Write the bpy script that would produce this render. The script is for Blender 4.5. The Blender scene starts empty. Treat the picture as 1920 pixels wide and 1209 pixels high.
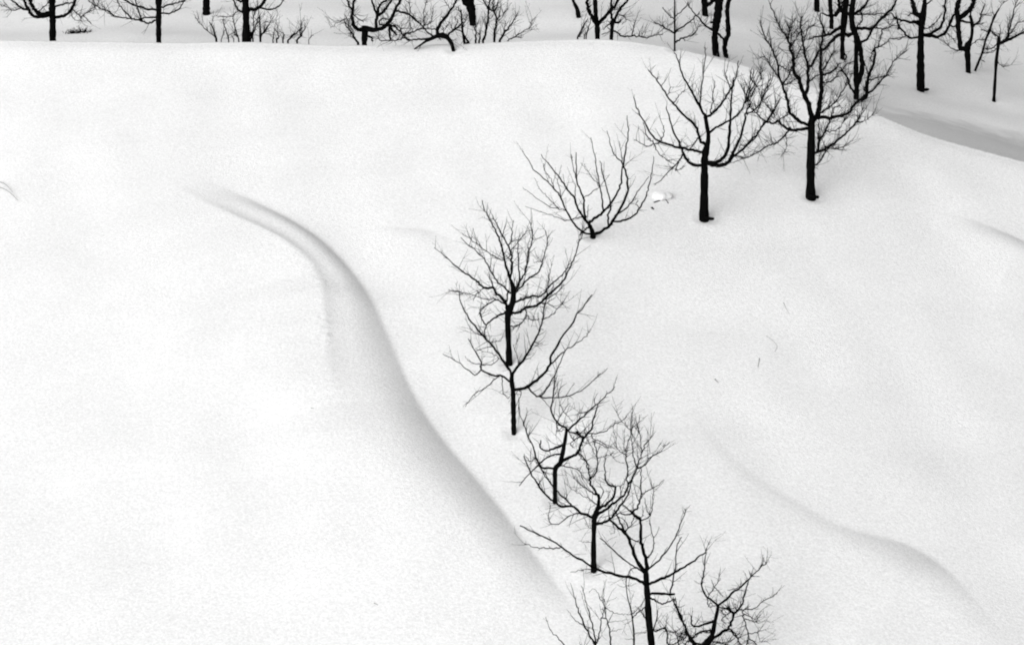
import bpy, math, random
import numpy as np
from mathutils import Vector

# ------------------------------------------------------------------ camera, light, exposure
SC = bpy.context.scene
COL = SC.collection
PITCH = math.radians(22.0)
CAM_H = 16.9
F = 3960.0                                   # focal length in pixels of a 1920 px wide frame
CU, CV = 960.0, 604.5

cam_data = bpy.data.cameras.new('camera')
cam_data.sensor_width = 36.0
cam_data.lens = 36.0 * F / 1920.0
cam_data.clip_start = 0.5
cam_data.clip_end = 4000.0
cam = bpy.data.objects.new('camera', cam_data)
COL.objects.link(cam)
cam.location = (0, 0, CAM_H)
cam.rotation_euler = (math.pi / 2 - PITCH, 0, 0)
SC.camera = cam

SUN_ELEV = math.radians(29.0)
SUN_AZ = math.radians(-144.0)                # measured from +y towards +x: the light comes from the left, a little behind the camera
world = bpy.data.worlds.new('World')
SC.world = world
world.use_nodes = True
wn, wl = world.node_tree.nodes, world.node_tree.links
wn.clear()
w_out = wn.new('ShaderNodeOutputWorld')
w_bg = wn.new('ShaderNodeBackground')
w_hs = wn.new('ShaderNodeHueSaturation')
w_sky = wn.new('ShaderNodeTexSky')
w_sky.sky_type = 'NISHITA'
w_sky.sun_disc = False
w_sky.sun_elevation = SUN_ELEV
w_sky.sun_rotation = SUN_AZ
w_sky.air_density = 1.0
w_sky.dust_density = 3.0
w_hs.inputs['Saturation'].default_value = 0.0        # grey overcast: black and white film
w_bg.inputs['Strength'].default_value = 0.09
wl.new(w_sky.outputs['Color'], w_hs.inputs['Color'])
wl.new(w_hs.outputs['Color'], w_bg.inputs['Color'])
wl.new(w_bg.outputs['Background'], w_out.inputs['Surface'])

sun_data = bpy.data.lights.new('sun', 'SUN')
sun_data.energy = 1.5
sun_data.angle = math.radians(70.0)
sun_data.color = (1.0, 1.0, 1.0)
sun = bpy.data.objects.new('sun', sun_data)
COL.objects.link(sun)
sun_dir = Vector((math.sin(SUN_AZ) * math.cos(SUN_ELEV), math.cos(SUN_AZ) * math.cos(SUN_ELEV), math.sin(SUN_ELEV)))
sun.rotation_euler = sun_dir.to_track_quat('Z', 'Y').to_euler()
sun.location = (-20, 20, 40)

vs = SC.view_settings
vs.view_transform = 'Standard'
vs.look = 'None'
vs.gamma = 1.0
vs.use_curve_mapping = False
vs.exposure = 0.58
SC.cycles.filter_width = 2.0                  # the soft grain of an old enlargement

# ------------------------------------------------------------------ materials
def new_mat(name):
    m = bpy.data.materials.new(name)
    m.use_nodes = True
    n, l = m.node_tree.nodes, m.node_tree.links
    return m, n, l, n['Principled BSDF']

def snow_material(name, lo, hi, fine=0.25):
    m, n, l, b = new_mat(name)
    tc = n.new('ShaderNodeTexCoord')
    n1 = n.new('ShaderNodeTexNoise'); n1.inputs['Scale'].default_value = 0.9; n1.inputs['Detail'].default_value = 6
    n2 = n.new('ShaderNodeTexNoise'); n2.inputs['Scale'].default_value = 11.0; n2.inputs['Detail'].default_value = 5; n2.inputs['Roughness'].default_value = 0.7
    n3 = n.new('ShaderNodeTexNoise'); n3.inputs['Scale'].default_value = 18.0; n3.inputs['Detail'].default_value = 6; n3.inputs['Roughness'].default_value = 0.75
    for q in (n1, n2, n3):
        l.new(tc.outputs['Object'], q.inputs['Vector'])
    mix = n.new('ShaderNodeMix'); mix.data_type = 'FLOAT'; mix.inputs['Factor'].default_value = 0.9
    l.new(n1.outputs['Fac'], mix.inputs['A']); l.new(n3.outputs['Fac'], mix.inputs['B'])
    cr = n.new('ShaderNodeValToRGB')
    cr.color_ramp.elements[0].position = 0.3; cr.color_ramp.elements[0].color = (lo, lo, lo, 1)
    cr.color_ramp.elements[1].position = 0.7; cr.color_ramp.elements[1].color = (hi, hi, hi, 1)
    l.new(mix.outputs['Result'], cr.inputs['Fac'])
    l.new(cr.outputs['Color'], b.inputs['Base Color'])
    add = n.new('ShaderNodeMath'); add.operation = 'MULTIPLY_ADD'; add.inputs[1].default_value = 0.6
    l.new(n2.outputs['Fac'], add.inputs[0]); l.new(n3.outputs['Fac'], add.inputs[2])
    bp = n.new('ShaderNodeBump'); bp.inputs['Strength'].default_value = fine; bp.inputs['Distance'].default_value = 0.03
    l.new(add.outputs['Value'], bp.inputs['Height'])
    l.new(bp.outputs['Normal'], b.inputs['Normal'])
    b.inputs['Roughness'].default_value = 0.9
    b.inputs['Specular IOR Level'].default_value = 0.15
    return m

def bark_material(name, lo, hi, scale):
    m, n, l, b = new_mat(name)
    tc = n.new('ShaderNodeTexCoord')
    mp = n.new('ShaderNodeMapping'); mp.inputs['Scale'].default_value = (1, 1, 0.25)
    nz = n.new('ShaderNodeTexNoise'); nz.inputs['Scale'].default_value = scale; nz.inputs['Detail'].default_value = 8
    l.new(tc.outputs['Object'], mp.inputs['Vector']); l.new(mp.outputs['Vector'], nz.inputs['Vector'])
    cr = n.new('ShaderNodeValToRGB')
    cr.color_ramp.elements[0].position = 0.35; cr.color_ramp.elements[0].color = (lo, lo, lo, 1)
    cr.color_ramp.elements[1].position = 0.7; cr.color_ramp.elements[1].color = (hi, hi, hi, 1)
    l.new(nz.outputs['Fac'], cr.inputs['Fac']); l.new(cr.outputs['Color'], b.inputs['Base Color'])
    bp = n.new('ShaderNodeBump'); bp.inputs['Strength'].default_value = 0.6; bp.inputs['Distance'].default_value = 0.02
    l.new(nz.outputs['Fac'], bp.inputs['Height']); l.new(bp.outputs['Normal'], b.inputs['Normal'])
    b.inputs['Roughness'].default_value = 0.95
    b.inputs['Specular IOR Level'].default_value = 0.0
    return m

M_SNOW = snow_material('snow', 0.65, 0.93, 0.45)
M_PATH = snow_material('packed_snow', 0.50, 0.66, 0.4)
def path_wear():
    """fresh snow left along the path's rim, broken up by noise"""
    n, l = M_PATH.node_tree.nodes, M_PATH.node_tree.links
    b = n['Principled BSDF']
    src = b.inputs['Base Color'].links[0].from_socket
    at = n.new('ShaderNodeAttribute'); at.attribute_name = 'trodden'
    tc = n.new('ShaderNodeTexCoord')
    nz = n.new('ShaderNodeTexNoise'); nz.inputs['Scale'].default_value = 1.6; nz.inputs['Detail'].default_value = 6
    l.new(tc.outputs['Object'], nz.inputs['Vector'])
    ma = n.new('ShaderNodeMath'); ma.operation = 'MULTIPLY_ADD'; ma.inputs[1].default_value = 1.1
    l.new(nz.outputs['Fac'], ma.inputs[0]); l.new(at.outputs['Fac'], ma.inputs[2])
    mr = n.new('ShaderNodeMapRange'); mr.inputs['From Min'].default_value = 0.62; mr.inputs['From Max'].default_value = 1.15
    l.new(ma.outputs['Value'], mr.inputs['Value'])
    mx = n.new('ShaderNodeMix'); mx.data_type = 'RGBA'
    l.new(mr.outputs['Result'], mx.inputs['Factor'])
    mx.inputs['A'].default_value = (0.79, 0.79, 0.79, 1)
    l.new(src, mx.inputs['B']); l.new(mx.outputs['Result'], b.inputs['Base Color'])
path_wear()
M_BARK = bark_material('wet_bark', 0.0015, 0.005, 30.0)
M_TWIG = bark_material('wet_twig', 0.004, 0.010, 60.0)
M_DRY = bark_material('dry_stem', 0.22, 0.34, 60.0)

# ------------------------------------------------------------------ terrain
TH = math.radians(14.0)
cp, sp = math.cos(PITCH), math.sin(PITCH)

def ray(u, v):
    """direction of the sight line through a point of the photograph, scaled so that its y is 1"""
    dx = (np.asarray(u, float) - CU) / F
    dy = (CV - np.asarray(v, float)) / F
    y = cp + dy * sp
    z = -sp + dy * cp
    return dx / y, z / y

def at_depth(u, v, Y):
    rx, rz = ray(u, v)
    return float(rx * Y), float(Y), float(CAM_H + rz * Y)

def slope_base(x, y):
    x = np.asarray(x, float); y = np.asarray(y, float)
    z = math.tan(TH) * (y - 41.7)
    r = np.clip(x - 1.5, 0, None)
    z = z - 0.017 * r ** 2 / (1 + r / 14) - 0.03 * r * r / (1 + r)           # falls away to the right
    lft = np.clip(-x - 6.0, 0, 10)
    z = z - 0.006 * lft ** 2
    return z

def solve(u, v, fn, lo=25.0, hi=120.0):
    """first hit of the sight line on a height function"""
    rx, rz = ray(u, v)
    ys = np.arange(lo, hi, 0.05)
    d = CAM_H + rz * ys - fn(rx * ys, ys)
    k = np.argmax(d < 0)
    if d[k] >= 0: k = len(ys) - 1
    a, b = ys[max(k - 1, 0)], ys[k]
    for _ in range(20):
        m = 0.5 * (a + b)
        if CAM_H + rz * m - float(fn(rx * m, m)) < 0: b = m
        else: a = m
    return float(rx * b), float(b)

def unproj(pts, fn):
    return np.array([solve(u, v, fn) for u, v in pts])

def dense(P, extra, step=0.25):
    P = np.asarray(P, float); E = np.asarray(extra, float)
    seg = np.r_[0, np.cumsum(np.hypot(*np.diff(P, axis=0).T))]
    t = np.arange(0, seg[-1], step)
    # smooth by a small moving average after linear resampling
    Q = np.c_[np.interp(t, seg, P[:, 0]), np.interp(t, seg, P[:, 1])]
    e = np.interp(t, seg, E)
    for _ in range(3):
        Q[1:-1] = 0.25 * Q[:-2] + 0.5 * Q[1:-1] + 0.25 * Q[2:]
    return Q, e

def curve_field(x, y, Q):
    """signed distance to the polyline (positive on the side that is right in the photograph) and index of nearest segment"""
    sh = np.shape(x)
    x = np.ravel(x).astype(float); y = np.ravel(y).astype(float)
    best = np.full(x.shape, 1e9); sg = np.ones_like(x); tt = np.zeros_like(x)
    lo, hi = Q.min(0) - 14, Q.max(0) + 14
    msk = (x > lo[0]) & (x < hi[0]) & (y > lo[1]) & (y < hi[1])
    xs, ys = x[msk], y[msk]
    b, s, tq = best[msk], sg[msk], tt[msk]
    for i in range(len(Q) - 1):
        ax, ay = Q[i]; dx, dy = Q[i + 1] - Q[i]
        L2 = dx * dx + dy * dy + 1e-9
        t = np.clip(((xs - ax) * dx + (ys - ay) * dy) / L2, 0, 1)
        ex, ey = xs - ax - t * dx, ys - ay - t * dy
        d = ex * ex + ey * ey
        c = d < b
        b = np.where(c, d, b)
        s = np.where(c, np.where(dx * ey - dy * ex < 0, -1.0, 1.0), s)
        tq = np.where(c, i + t, tq)
    num = np.zeros_like(xs); den = np.zeros_like(xs)      # smooth position along the curve, no fans
    for i in range(len(Q)):
        wgt = ((xs - Q[i, 0]) ** 2 + (ys - Q[i, 1]) ** 2 + 0.08) ** -4.0
        num += wgt * i; den += wgt
    best[msk] = b; sg[msk] = s; tt[msk] = num / den
    return (np.sqrt(best) * sg).reshape(sh), tt.reshape(sh)

def smooth01(t):
    t = np.clip(t, 0, 1)
    return t * t * (3 - 2 * t)

# drift curves, laid out from top to bottom of the slope. (u, v, height of bank, width of bank)
def drift(rows):
    P = unproj([(r[0], r[1]) for r in rows], slope_base)
    Q, D = dense(P, [r[2] for r in rows])
    _, W = dense(P, [r[3] for r in rows])
    k = np.arange(1, 15)[:, None] * 0.3          # run on flat past both ends
    a = Q[0] - Q[3]; b = Q[-1] - Q[-4]
    Q = np.vstack([(Q[0] + k * a / np.hypot(*a))[::-1], Q, Q[-1] + k * b / np.hypot(*b)])
    D = np.r_[np.zeros(14), D, np.zeros(14)]; W = np.r_[np.full(14, W[0]), W, np.full(14, W[-1])]
    return Q, D, W

DR1 = drift([(360, 318, 0, 1.0), (410, 345, .03, .9), (470, 374, .09, .5), (540, 408, .19, .5), (600, 446, .21, .5), (645, 490, .21, .5),
             (680, 535, .18, .5), (705, 580, .20, .65), (740, 660, .26, 1.0), (765, 720, .30, 1.1), (800, 785, .32, 1.1), (850, 850, .30, 1.1),
             (900, 905, .29, 1.05), (950, 970, .29, 1.05), (1000, 1040, .24, 1.1), (1050, 1105, .13, 1.1), (1090, 1150, .03, 1.1), (1120, 1190, 0, 1.1)])
DR2 = drift([(300, 330, 0, .3), (380, 383, .05, .25), (440, 418, .09, .2), (520, 462, .11, .18), (570, 497, .10, .18), (597, 534, .11, .28),
             (608, 575, .19, .55), (611, 640, .20, .6), (616, 720, .11, .7), (640, 790, 0, .9)])
DR3 = drift([(1290, 730, 0, .3), (1310, 780, .010, .3), (1350, 840, .015, .35), (1420, 895, .02, .4), (1500, 945, .035, .5), (1570, 985, .065, .7),
             (1630, 1003, .13, 1.0), (1690, 1012, .20, 1.3), (1750, 1045, .21, 1.3), (1800, 1090, .10, 1.0), (1840, 1140, .03, .8), (1885, 1190, .01, .6), (1920, 1230, 0, .5)])
DR4 = drift([(1760, 392, 0, .8), (1830, 415, .07, .9), (1890, 438, .15, .8), (1935, 460, .19, .9), (1990, 490, .1, .8)])
DR5 = drift([(700, 424, 0, .5), (740, 428, .03, .5), (800, 428, .06, .6), (835, 442, .03, .7), (870, 470, 0, .6)])
DR6 = drift([(625, 650, 0, .5), (655, 740, .07, .45), (700, 820, .13, .5), (770, 895, .15, .5), (840, 960, .12, .55), (900, 1020, .05, .6), (950, 1080, 0, .6)])

CREST = unproj([(-1400, 60), (-800, 63), (-400, 66), (-100, 70), (0, 72), (150, 75), (300, 77), (500, 78), (700, 83), (800, 83), (850, 82), (920, 78), (1000, 71), (1080, 69), (1150, 71), (1220, 79),
                (1290, 92), (1350, 107), (1420, 126), (1500, 148), (1570, 173), (1640, 206), (1700, 237), (1750, 255), (1830, 275), (1920, 299), (2050, 335), (2300, 400), (2700, 480), (3300, 560)], slope_base)

def crest_y(x):
    x = np.asarray(x, float)
    y = np.interp(x, CREST[:, 0], CREST[:, 1])
    return np.minimum(y, 62.0)

_cx = np.linspace(CREST[0, 0], CREST[-1, 0], 500)
_cy = np.interp(_cx, CREST[:, 0], CREST[:, 1])
for _ in range(60):
    _cy[1:-1] = 0.25 * _cy[:-2] + 0.5 * _cy[1:-1] + 0.25 * _cy[2:]
CREST = np.c_[_cx, _cy]

rngw = np.random.RandomState(5)
WAVES = [(rngw.uniform(.25, 1.1), rngw.uniform(0, 2 * math.pi), rngw.uniform(0, 6.28)) for _ in range(26)]

def waves(x, y):
    z = 0
    for k, a, p in WAVES:
        z = z + 0.0017 / k * np.sin(2 * np.pi * k * 0.55 * (x * math.cos(a) + y * math.sin(a)) + p)
    return z

def bank(x, y, dr, left_reach=9.0, brink=False, soft=False):
    Q, D, W = dr
    s, t = curve_field(x, y, Q)
    i = np.clip(t, 0, len(D) - 1)
    d = np.interp(i, np.arange(len(D)), D); w = np.interp(i, np.arange(len(W)), W)
    endf = smooth01(1 - 0)  # ends already have no height
    near = np.abs(s) < 1e3
    if soft:                        # a gentle roll
        h = d * (0.5 - 0.5 * np.tanh(s / w)) * smooth01(1 + np.minimum(s, 0) / left_reach)
    elif brink:                     # sharp upper edge, hollow foot: dark just right of the line
        h = np.where(s <= 0, d, d * np.exp(-np.clip(s, 0, 50) / w))
        h = h * np.where(s < 0, smooth01(1 + s / left_reach), 1)
        crumb = np.sin(13 * x + 5 * np.sin(9 * y)) * np.sin(17 * y + 4 * np.sin(11 * x)) + 0.6 * np.sin(31 * x + 3 * np.sin(23 * y)) * np.sin(27 * y)
        h = h + 0.13 * d * crumb * np.clip(np.sin(2.1 * x + 3.3 * y) + 0.4, 0, 1) * np.exp(-((s + 0.02) / 0.16) ** 2)     # broken edge
    else:                           # rolls over and ends in a crease at the line
        q = np.clip(-s / w, 0, 3)
        prof = np.where(q < 1, 0.75 * (1 - (1 - q) ** 2.6) + 0.25 * smooth01(q), 1)
        h = np.where(s < 0, d * prof * smooth01(1 + s / left_reach), 0)
    return np.where(near, h, 0)

def ground_smooth(x, y):
    """the slope, its crest and the land beyond, without the drifts"""
    x = np.asarray(x, float); y = np.asarray(y, float)
    xc = np.clip(x, CREST[0, 0], CREST[-1, 0])
    yc = np.interp(xc, CREST[:, 0], CREST[:, 1])
    zc = slope_base(xc, yc)
    e = y - yc
    near = slope_base(np.clip(x, -40, 40), np.maximum(y, -30))
    ee = np.clip(e, 0, None)
    far = zc - 0.75 * (1 - np.exp(-ee / 0.75)) - 1.35 * (1 - np.exp(-ee / 7.5)) + 0.10 * np.sin(0.9 * y + 0.5 * x) * np.sin(0.35 * x - 0.5 * y + 1) * (1 - np.exp(-ee / 2))
    # round the crest
    z = np.where(e < 0, near, far)
    r = 0.35
    z = z - 0.05 * np.exp(-(e / r) ** 2)
    return z

def ground(x, y):
    x = np.asarray(x, float); y = np.asarray(y, float)
    z = ground_smooth(x, y)
    return z + waves(x, y) * np.exp(-np.clip(np.abs(x) - 30, 0, None) / 30) * np.exp(-np.clip(y - 90, 0, None) / 40)

def full_ground(x, y):
    z = ground(x, y)
    xc = np.clip(x, CREST[0, 0], CREST[-1, 0])
    e = np.interp(xc, CREST[:, 0], CREST[:, 1]) - y
    fade = smooth01(e / 1.5)
    z = z + bank(x, y, DR1, 10.0) * fade
    z = z + bank(x, y, DR2, 5.0, True) * fade
    z = z + bank(x, y, DR3, 5.0) * fade
    z = z + bank(x, y, DR4, 4.0) * fade
    z = z + bank(x, y, DR5, 2.5) * fade
    z = z + bank(x, y, DR6, 6.0, soft=True) * fade
    return z

WELLS = []                                     # hollows melted round the stems: (x, y, radius, depth)

def with_wells(x, y):
    z = full_ground(x, y)
    for wx, wy, r, d in WELLS:
        q = ((x - wx) ** 2 + (y - wy) ** 2) / (r * r)
        z = z - d * np.exp(-q) + 0.25 * d * np.exp(-((np.sqrt(q) - 1.7) ** 2) * 3)
    return z

GX = np.arange(-16, 19, 0.06); GY = np.arange(28.5, 66, 0.06)
_gxx, _gyy = np.meshgrid(np.arange(-18, 21, 0.12), np.arange(26, 68, 0.12))
_gz = full_ground(_gxx, _gyy)

def gz(x, y):
    """quick look-up of the finished ground height"""
    if not (-18 < x < 20 and 26 < y < 67): return float(full_ground(np.array([x]), np.array([y]))[0])
    fx, fy = (x + 18) / 0.12, (y - 26) / 0.12
    i, j = int(fx), int(fy); a, b = fx - i, fy - j
    i2, j2 = min(i + 1, _gz.shape[1] - 1), min(j + 1, _gz.shape[0] - 1)
    return float((_gz[j, i] * (1 - a) + _gz[j, i2] * a) * (1 - b) + (_gz[j2, i] * (1 - a) + _gz[j2, i2] * a) * b)

def hit(u, v):
    rx, rz = map(float, ray(u, v))
    y = 26.0
    while y < 130:
        if CAM_H + rz * y < gz(rx * y, y): break
        y += 0.05
    a, b = y - 0.05, y
    for _ in range(14):
        m = 0.5 * (a + b)
        if CAM_H + rz * m < gz(rx * m, m): b = m
        else: a = m
    return rx * b, b

# ------------------------------------------------------------------ object helpers
def mesh_obj(name, verts, faces, mat, parent=None, smooth=True, origin=None):
    me = bpy.data.meshes.new(name)
    if origin is not None:
        verts = [(a - origin[0], b - origin[1], c - origin[2]) for a, b, c in verts]
    me.from_pydata(verts, [], faces)
    me.update()
    if smooth:
        me.polygons.foreach_set('use_smooth', [True] * len(me.polygons))
    me.materials.append(mat)
    o = bpy.data.objects.new(name, me)
    COL.objects.link(o)
    if parent is not None: o.parent = parent
    return o

def thing(name, label, cat, loc, group=None):
    o = bpy.data.objects.new(name, None)
    o.empty_display_size = 0.3
    COL.objects.link(o)
    o.location = loc
    o['label'] = label; o['category'] = cat
    if group: o['group'] = group
    return o

def tube(P, R, sides, V, Fc, cap=True):
    """append a tapered tube along P with radii R"""
    n = len(P)
    base = len(V)
    T = np.gradient(P, axis=0)
    T /= (np.linalg.norm(T, axis=1, keepdims=True) + 1e-12)
    ref = np.array([0.3, 1.0, 0.2]) if abs(T[0][1]) < 0.8 else np.array([1.0, 0.1, 0.2])
    a = np.cross(T[0], ref); a /= np.linalg.norm(a)
    for i in range(n):
        a = a - T[i] * np.dot(a, T[i]); a /= (np.linalg.norm(a) + 1e-12)
        b = np.cross(T[i], a)
        for k in range(sides):
            th = 2 * math.pi * k / sides
            q = P[i] + R[i] * (math.cos(th) * a + math.sin(th) * b)
            V.append((float(q[0]), float(q[1]), float(q[2])))
    for i in range(n - 1):
        for k in range(sides):
            k2 = (k + 1) % sides
            Fc.append((base + i * sides + k, base + i * sides + k2, base + (i + 1) * sides + k2, base + (i + 1) * sides + k))
    if cap:
        Fc.append(tuple(base + k for k in range(sides))[::-1])
        Fc.append(tuple(base + (n - 1) * sides + k for k in range(sides)))

def catmull(P, m):
    P = np.asarray(P, float)
    if len(P) < 3: 
        t = np.linspace(0, 1, m + 1)[:, None]
        return P[0] * (1 - t) + P[-1] * t
    Q = np.vstack([2 * P[0] - P[1], P, 2 * P[-1] - P[-2]])
    out = []
    for i in range(1, len(Q) - 2):
        p0, p1, p2, p3 = Q[i - 1], Q[i], Q[i + 1], Q[i + 2]
        for t in np.linspace(0, 1, m, endpoint=False):
            out.append(0.5 * ((2 * p1) + (-p0 + p2) * t + (2 * p0 - 5 * p1 + 4 * p2 - p3) * t * t + (-p0 + 3 * p1 - 3 * p2 + p3) * t ** 3))
    out.append(Q[-2])
    return np.array(out)

# ------------------------------------------------------------------ trees
class Frame:
    """a close-up of the photograph: its corner and its enlargement"""
    def __init__(s, ox, oy, k): s.ox, s.oy, s.k = ox, oy, k
    def __call__(s, text, w0, w1, flag=''):
        n = [float(q) for q in text.replace(',', ' ').split()]
        pts = [(s.ox + n[i] / s.k, s.oy + n[i + 1] / s.k) for i in range(0, len(n), 2)]
        return dict(p=pts, w0=w0 / s.k, w1=w1 / s.k, flag=flag)

def shifted(lines, du, dv):
    return [dict(l, p=[(a + du, b + dv) for a, b in l['p']]) for l in lines]

def grow(rnd, P0, d, L, r0, V, Fc, up=0.25, wob=0.25, sides=4, seg=None, r1=0.0022):
    """a free wandering shoot; returns its points and radii"""
    n = seg or max(3, int(L / 0.09))
    P = [np.array(P0, float)]
    d = d / (np.linalg.norm(d) + 1e-9)
    for i in range(n):
        d = d + np.array([rnd.gauss(0, wob), rnd.gauss(0, wob), rnd.gauss(0, wob) + up]) * 0.45
        d /= np.linalg.norm(d)
        P.append(P[-1] + d * L / n)
    P = np.array(P)
    R = np.linspace(r0, max(r1, min(r0 * 0.35, 0.006)), n + 1)
    tube(P, R, sides, V, Fc)
    return P, R

REPORT = []

def build_tree(name, label, cat, lines, base=None, push=None, twig=1.0, seed=1, group=None, spread=0.75, twig_len=1.0, well=True,
               part='branch', main='trunk', floor=True, thick=1.0):
    """lines[0] is the trunk, drawn from the ground up; each later line leaves an earlier one"""
    rnd = random.Random(seed)
    u0, v0 = lines[0]['p'][0] if base is None else base
    if push is not None:
        rx = float(ray(u0, v0)[0])
        y = 50.0
        for _ in range(30):
            y = float(np.interp(rx * y, CREST[:, 0], CREST[:, 1])) + push
        bx, by = rx * y, y
    else:
        bx, by = hit(u0, v0)
    bz = gz(bx, by)
    root = thing(name, label, cat, (bx, by, bz), group)
    if well:
        WELLS.append((bx, by - 0.02, 0.16, 0.035))
    pxm = by / cp / F                       # metres per photo pixel at this distance
    done = []
    TV, TF = [], []                         # fine twigs
    for li, ln in enumerate(lines):
        pts = [np.array(q) for q in ln['p']]
        par = None; d0 = 0.0; w0, w1 = (ln['w0'] * 1.03 + 0.2) * thick, (ln['w1'] * 0.9) * thick
        ground_stem = (li == 0) or ('g' in ln['flag'])
        if not ground_stem:
            best = 1e9
            for pi, pd in enumerate(done):
                dd = np.hypot(pd['uv'][:, 0] - pts[0][0], pd['uv'][:, 1] - pts[0][1])
                k = int(np.argmin(dd))
                if dd[k] < best - 0.01:
                    best = dd[k]; par = pi; pk = k
            pd = done[par]
            d0 = pd['dep'][pk]
            if best > 14: REPORT.append((name, label[:30], li, round(float(best), 1), tuple(np.round(pts[0]))))
            if best > 1.0:
                pts = [pd['uv'][pk]] + pts
            else:
                pts[0] = pd['uv'][pk]
            w0 = min(w0, pd['R'][pk] * 2 / pxm * 1.1)
            w1 = min(w1, w0)
        m = 4 if len(pts) > 5 else 6
        uv = catmull(pts, m)
        if li > 0:                          # knees and kinks of real wood
            jit = np.array([[rnd.gauss(0, .75), rnd.gauss(0, .75)] for _ in uv]); jit[0] = 0
            uv = uv + jit * min(1.0, 0.35 + 0.02 * (abs(pts[-1][0] - pts[0][0]) + abs(pts[-1][1] - pts[0][1])))
        s = np.r_[0, np.cumsum(np.hypot(*np.diff(uv, axis=0).T))] * pxm
        L = s[-1] + 1e-6
        if li == 0 and main == 'trunk':
            k = rnd.uniform(-.06, .06)
        elif par is not None and done[par]['lvl'] > 0:
            k = done[par]['k'] * 0.5 + rnd.uniform(-1, 1) * spread * 0.7
        else:
            k = rnd.choice((-1, 1)) * rnd.uniform(0.15, 1.0) * spread
        for attempt in range(3):
            dep = d0 + k * s * (1 - 0.12 * s / (1 + s))
            dep = np.clip(dep, -1.7, 1.7)
            if 'g' in ln['flag'] and li > 0:
                gx, gy = hit(*pts[0]) if push is None else (0, by)
                dep = dep + (gy - by if abs(gy - by) < 1.0 else 0) * np.clip(1 - s / 0.6, 0, 1)
            Y = by + dep
            rx, rz = ray(uv[:, 0], uv[:, 1])
            P = np.c_[rx * Y, Y, CAM_H + rz * Y]
            if ground_stem or not floor: break
            low = min(P[i, 2] - gz(P[i, 0], P[i, 1]) for i in range(0, len(P), 2))
            if low > 0.03: break
            k = -abs(k) - 0.25 if attempt == 0 else k - 0.6
        W = np.interp(s / L, [0, 1], [w0, w1]) if 'W' not in ln else np.interp(np.linspace(0, 1, len(uv)), np.linspace(0, 1, len(ln['W'])), ln['W']) * thick
        R = 0.5 * W * pxm
        R = R * (1 + np.array([rnd.uniform(-.13, .13) for _ in R]))
        if ground_stem:                     # bury the foot, and flare it a little
            dn = np.array([[P[0, 0], P[0, 1], min(P[0, 2], gz(P[0, 0], P[0, 1])) - 0.28], [P[0, 0], P[0, 1], min(P[0, 2], gz(P[0, 0], P[0, 1])) - 0.06]])
            P = np.vstack([dn, P]); R = np.r_[R[0] * 1.2, R[0] * 1.12, R]
            uv = np.vstack([uv[:1], uv[:1], uv]); dep = np.r_[dep[0], dep[0], dep]
        lvl = 0 if ground_stem else done[par]['lvl'] + 1
        V, Fc = [], []
        sides = 10 if R[0] > 0.05 else (7 if R[0] > 0.018 else 5)
        tube(P, R, sides, V, Fc)
        # shoots above the picture's edge go on as the tree would
        if uv[-1, 1] < 5:
            d = P[-1] - P[-3]; d /= np.linalg.norm(d)
            d = d + np.array([0, 0, 0.5])
            big = R[-1] > 0.055
            L2 = rnd.uniform(1.6, 2.1) if big else rnd.uniform(0.6, 1.1)
            PP, RR = grow(rnd, P[-1], d, L2, R[-1], V, Fc, up=0.2, wob=0.14, sides=sides)
            for q in range(9 if big else 4):
                j = rnd.randrange(1, len(PP) - 1)
                dd = np.array([rnd.gauss(0, 1), rnd.gauss(0, 1), rnd.uniform(.2, .9)])
                P3, R3 = grow(rnd, PP[j], dd, rnd.uniform(.4, 1.0) * (1.3 if big else 0.8), RR[j] * .55, V, Fc, up=0.3, wob=0.2)
                for q2 in range(3):
                    j2 = rnd.randrange(1, len(P3) - 1)
                    grow(rnd, P3[j2], P3[j2] - P3[j2 - 1] + np.array([rnd.gauss(0, .08), rnd.gauss(0, .08), .02]), rnd.uniform(.15, .45), R3[j2] * .6, TV, TF, up=.2)
        if ground_stem:
            po = root; nm = main if li == 0 else ('stem' if main == 'stem' else 'trunk')
        elif lvl == 1:
            po = done[par]['obj'] if main == 'stem' else root
            nm = part
        else:
            q = par
            while done[q]['lvl'] > 1: q = done[q]['par']
            po = done[q]['obj'] if main != 'stem' else done[done[q]['par']]['obj']
            nm = 'side_branch'
        if 'r' in ln['flag']: nm = 'root'; po = root  # dark stub gives the shade of the hollow beside the trunk as solid colour
        o = mesh_obj(nm, V, Fc, M_BARK if R[0] > 0.011 else M_TWIG, po, origin=(bx, by, bz))
        done.append(dict(uv=uv, dep=dep, R=R, P=P, k=k, lvl=lvl, par=par, obj=o))
        # long whippy shoots, spurs and fine twigs
        if (li == 0 and main == 'trunk') or 'n' in ln['flag']: continue
        for q in range(int(L * 4.0 * twig + rnd.random())):
            j = rnd.randrange(max(1, len(P) // 5), len(P))
            sd = np.array([rnd.gauss(0, .7), rnd.gauss(0, .9), rnd.gauss(.55, .5)])
            tan = P[j] - P[j - 1]; tan /= (np.linalg.norm(tan) + 1e-9)
            PP, RR = grow(rnd, P[j], tan * .8 + sd * .7, rnd.uniform(.2, .62) * twig_len, min(R[j] * .8, rnd.uniform(.004, .007)), TV, TF, up=.1, wob=.16, sides=4, seg=6)
            for q2 in range(rnd.choice((1, 2, 3))):
                j2 = rnd.randrange(1, 6)
                grow(rnd, PP[j2], PP[j2] - PP[j2 - 1] + np.array([rnd.gauss(0, .07), rnd.gauss(0, .07), rnd.gauss(.01, .05)]), rnd.uniform(.06, .26), RR[j2] * .8, TV, TF, up=.08, wob=.25, sides=4, seg=3)
        n = int(L * 17 * twig + rnd.random())
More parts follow.
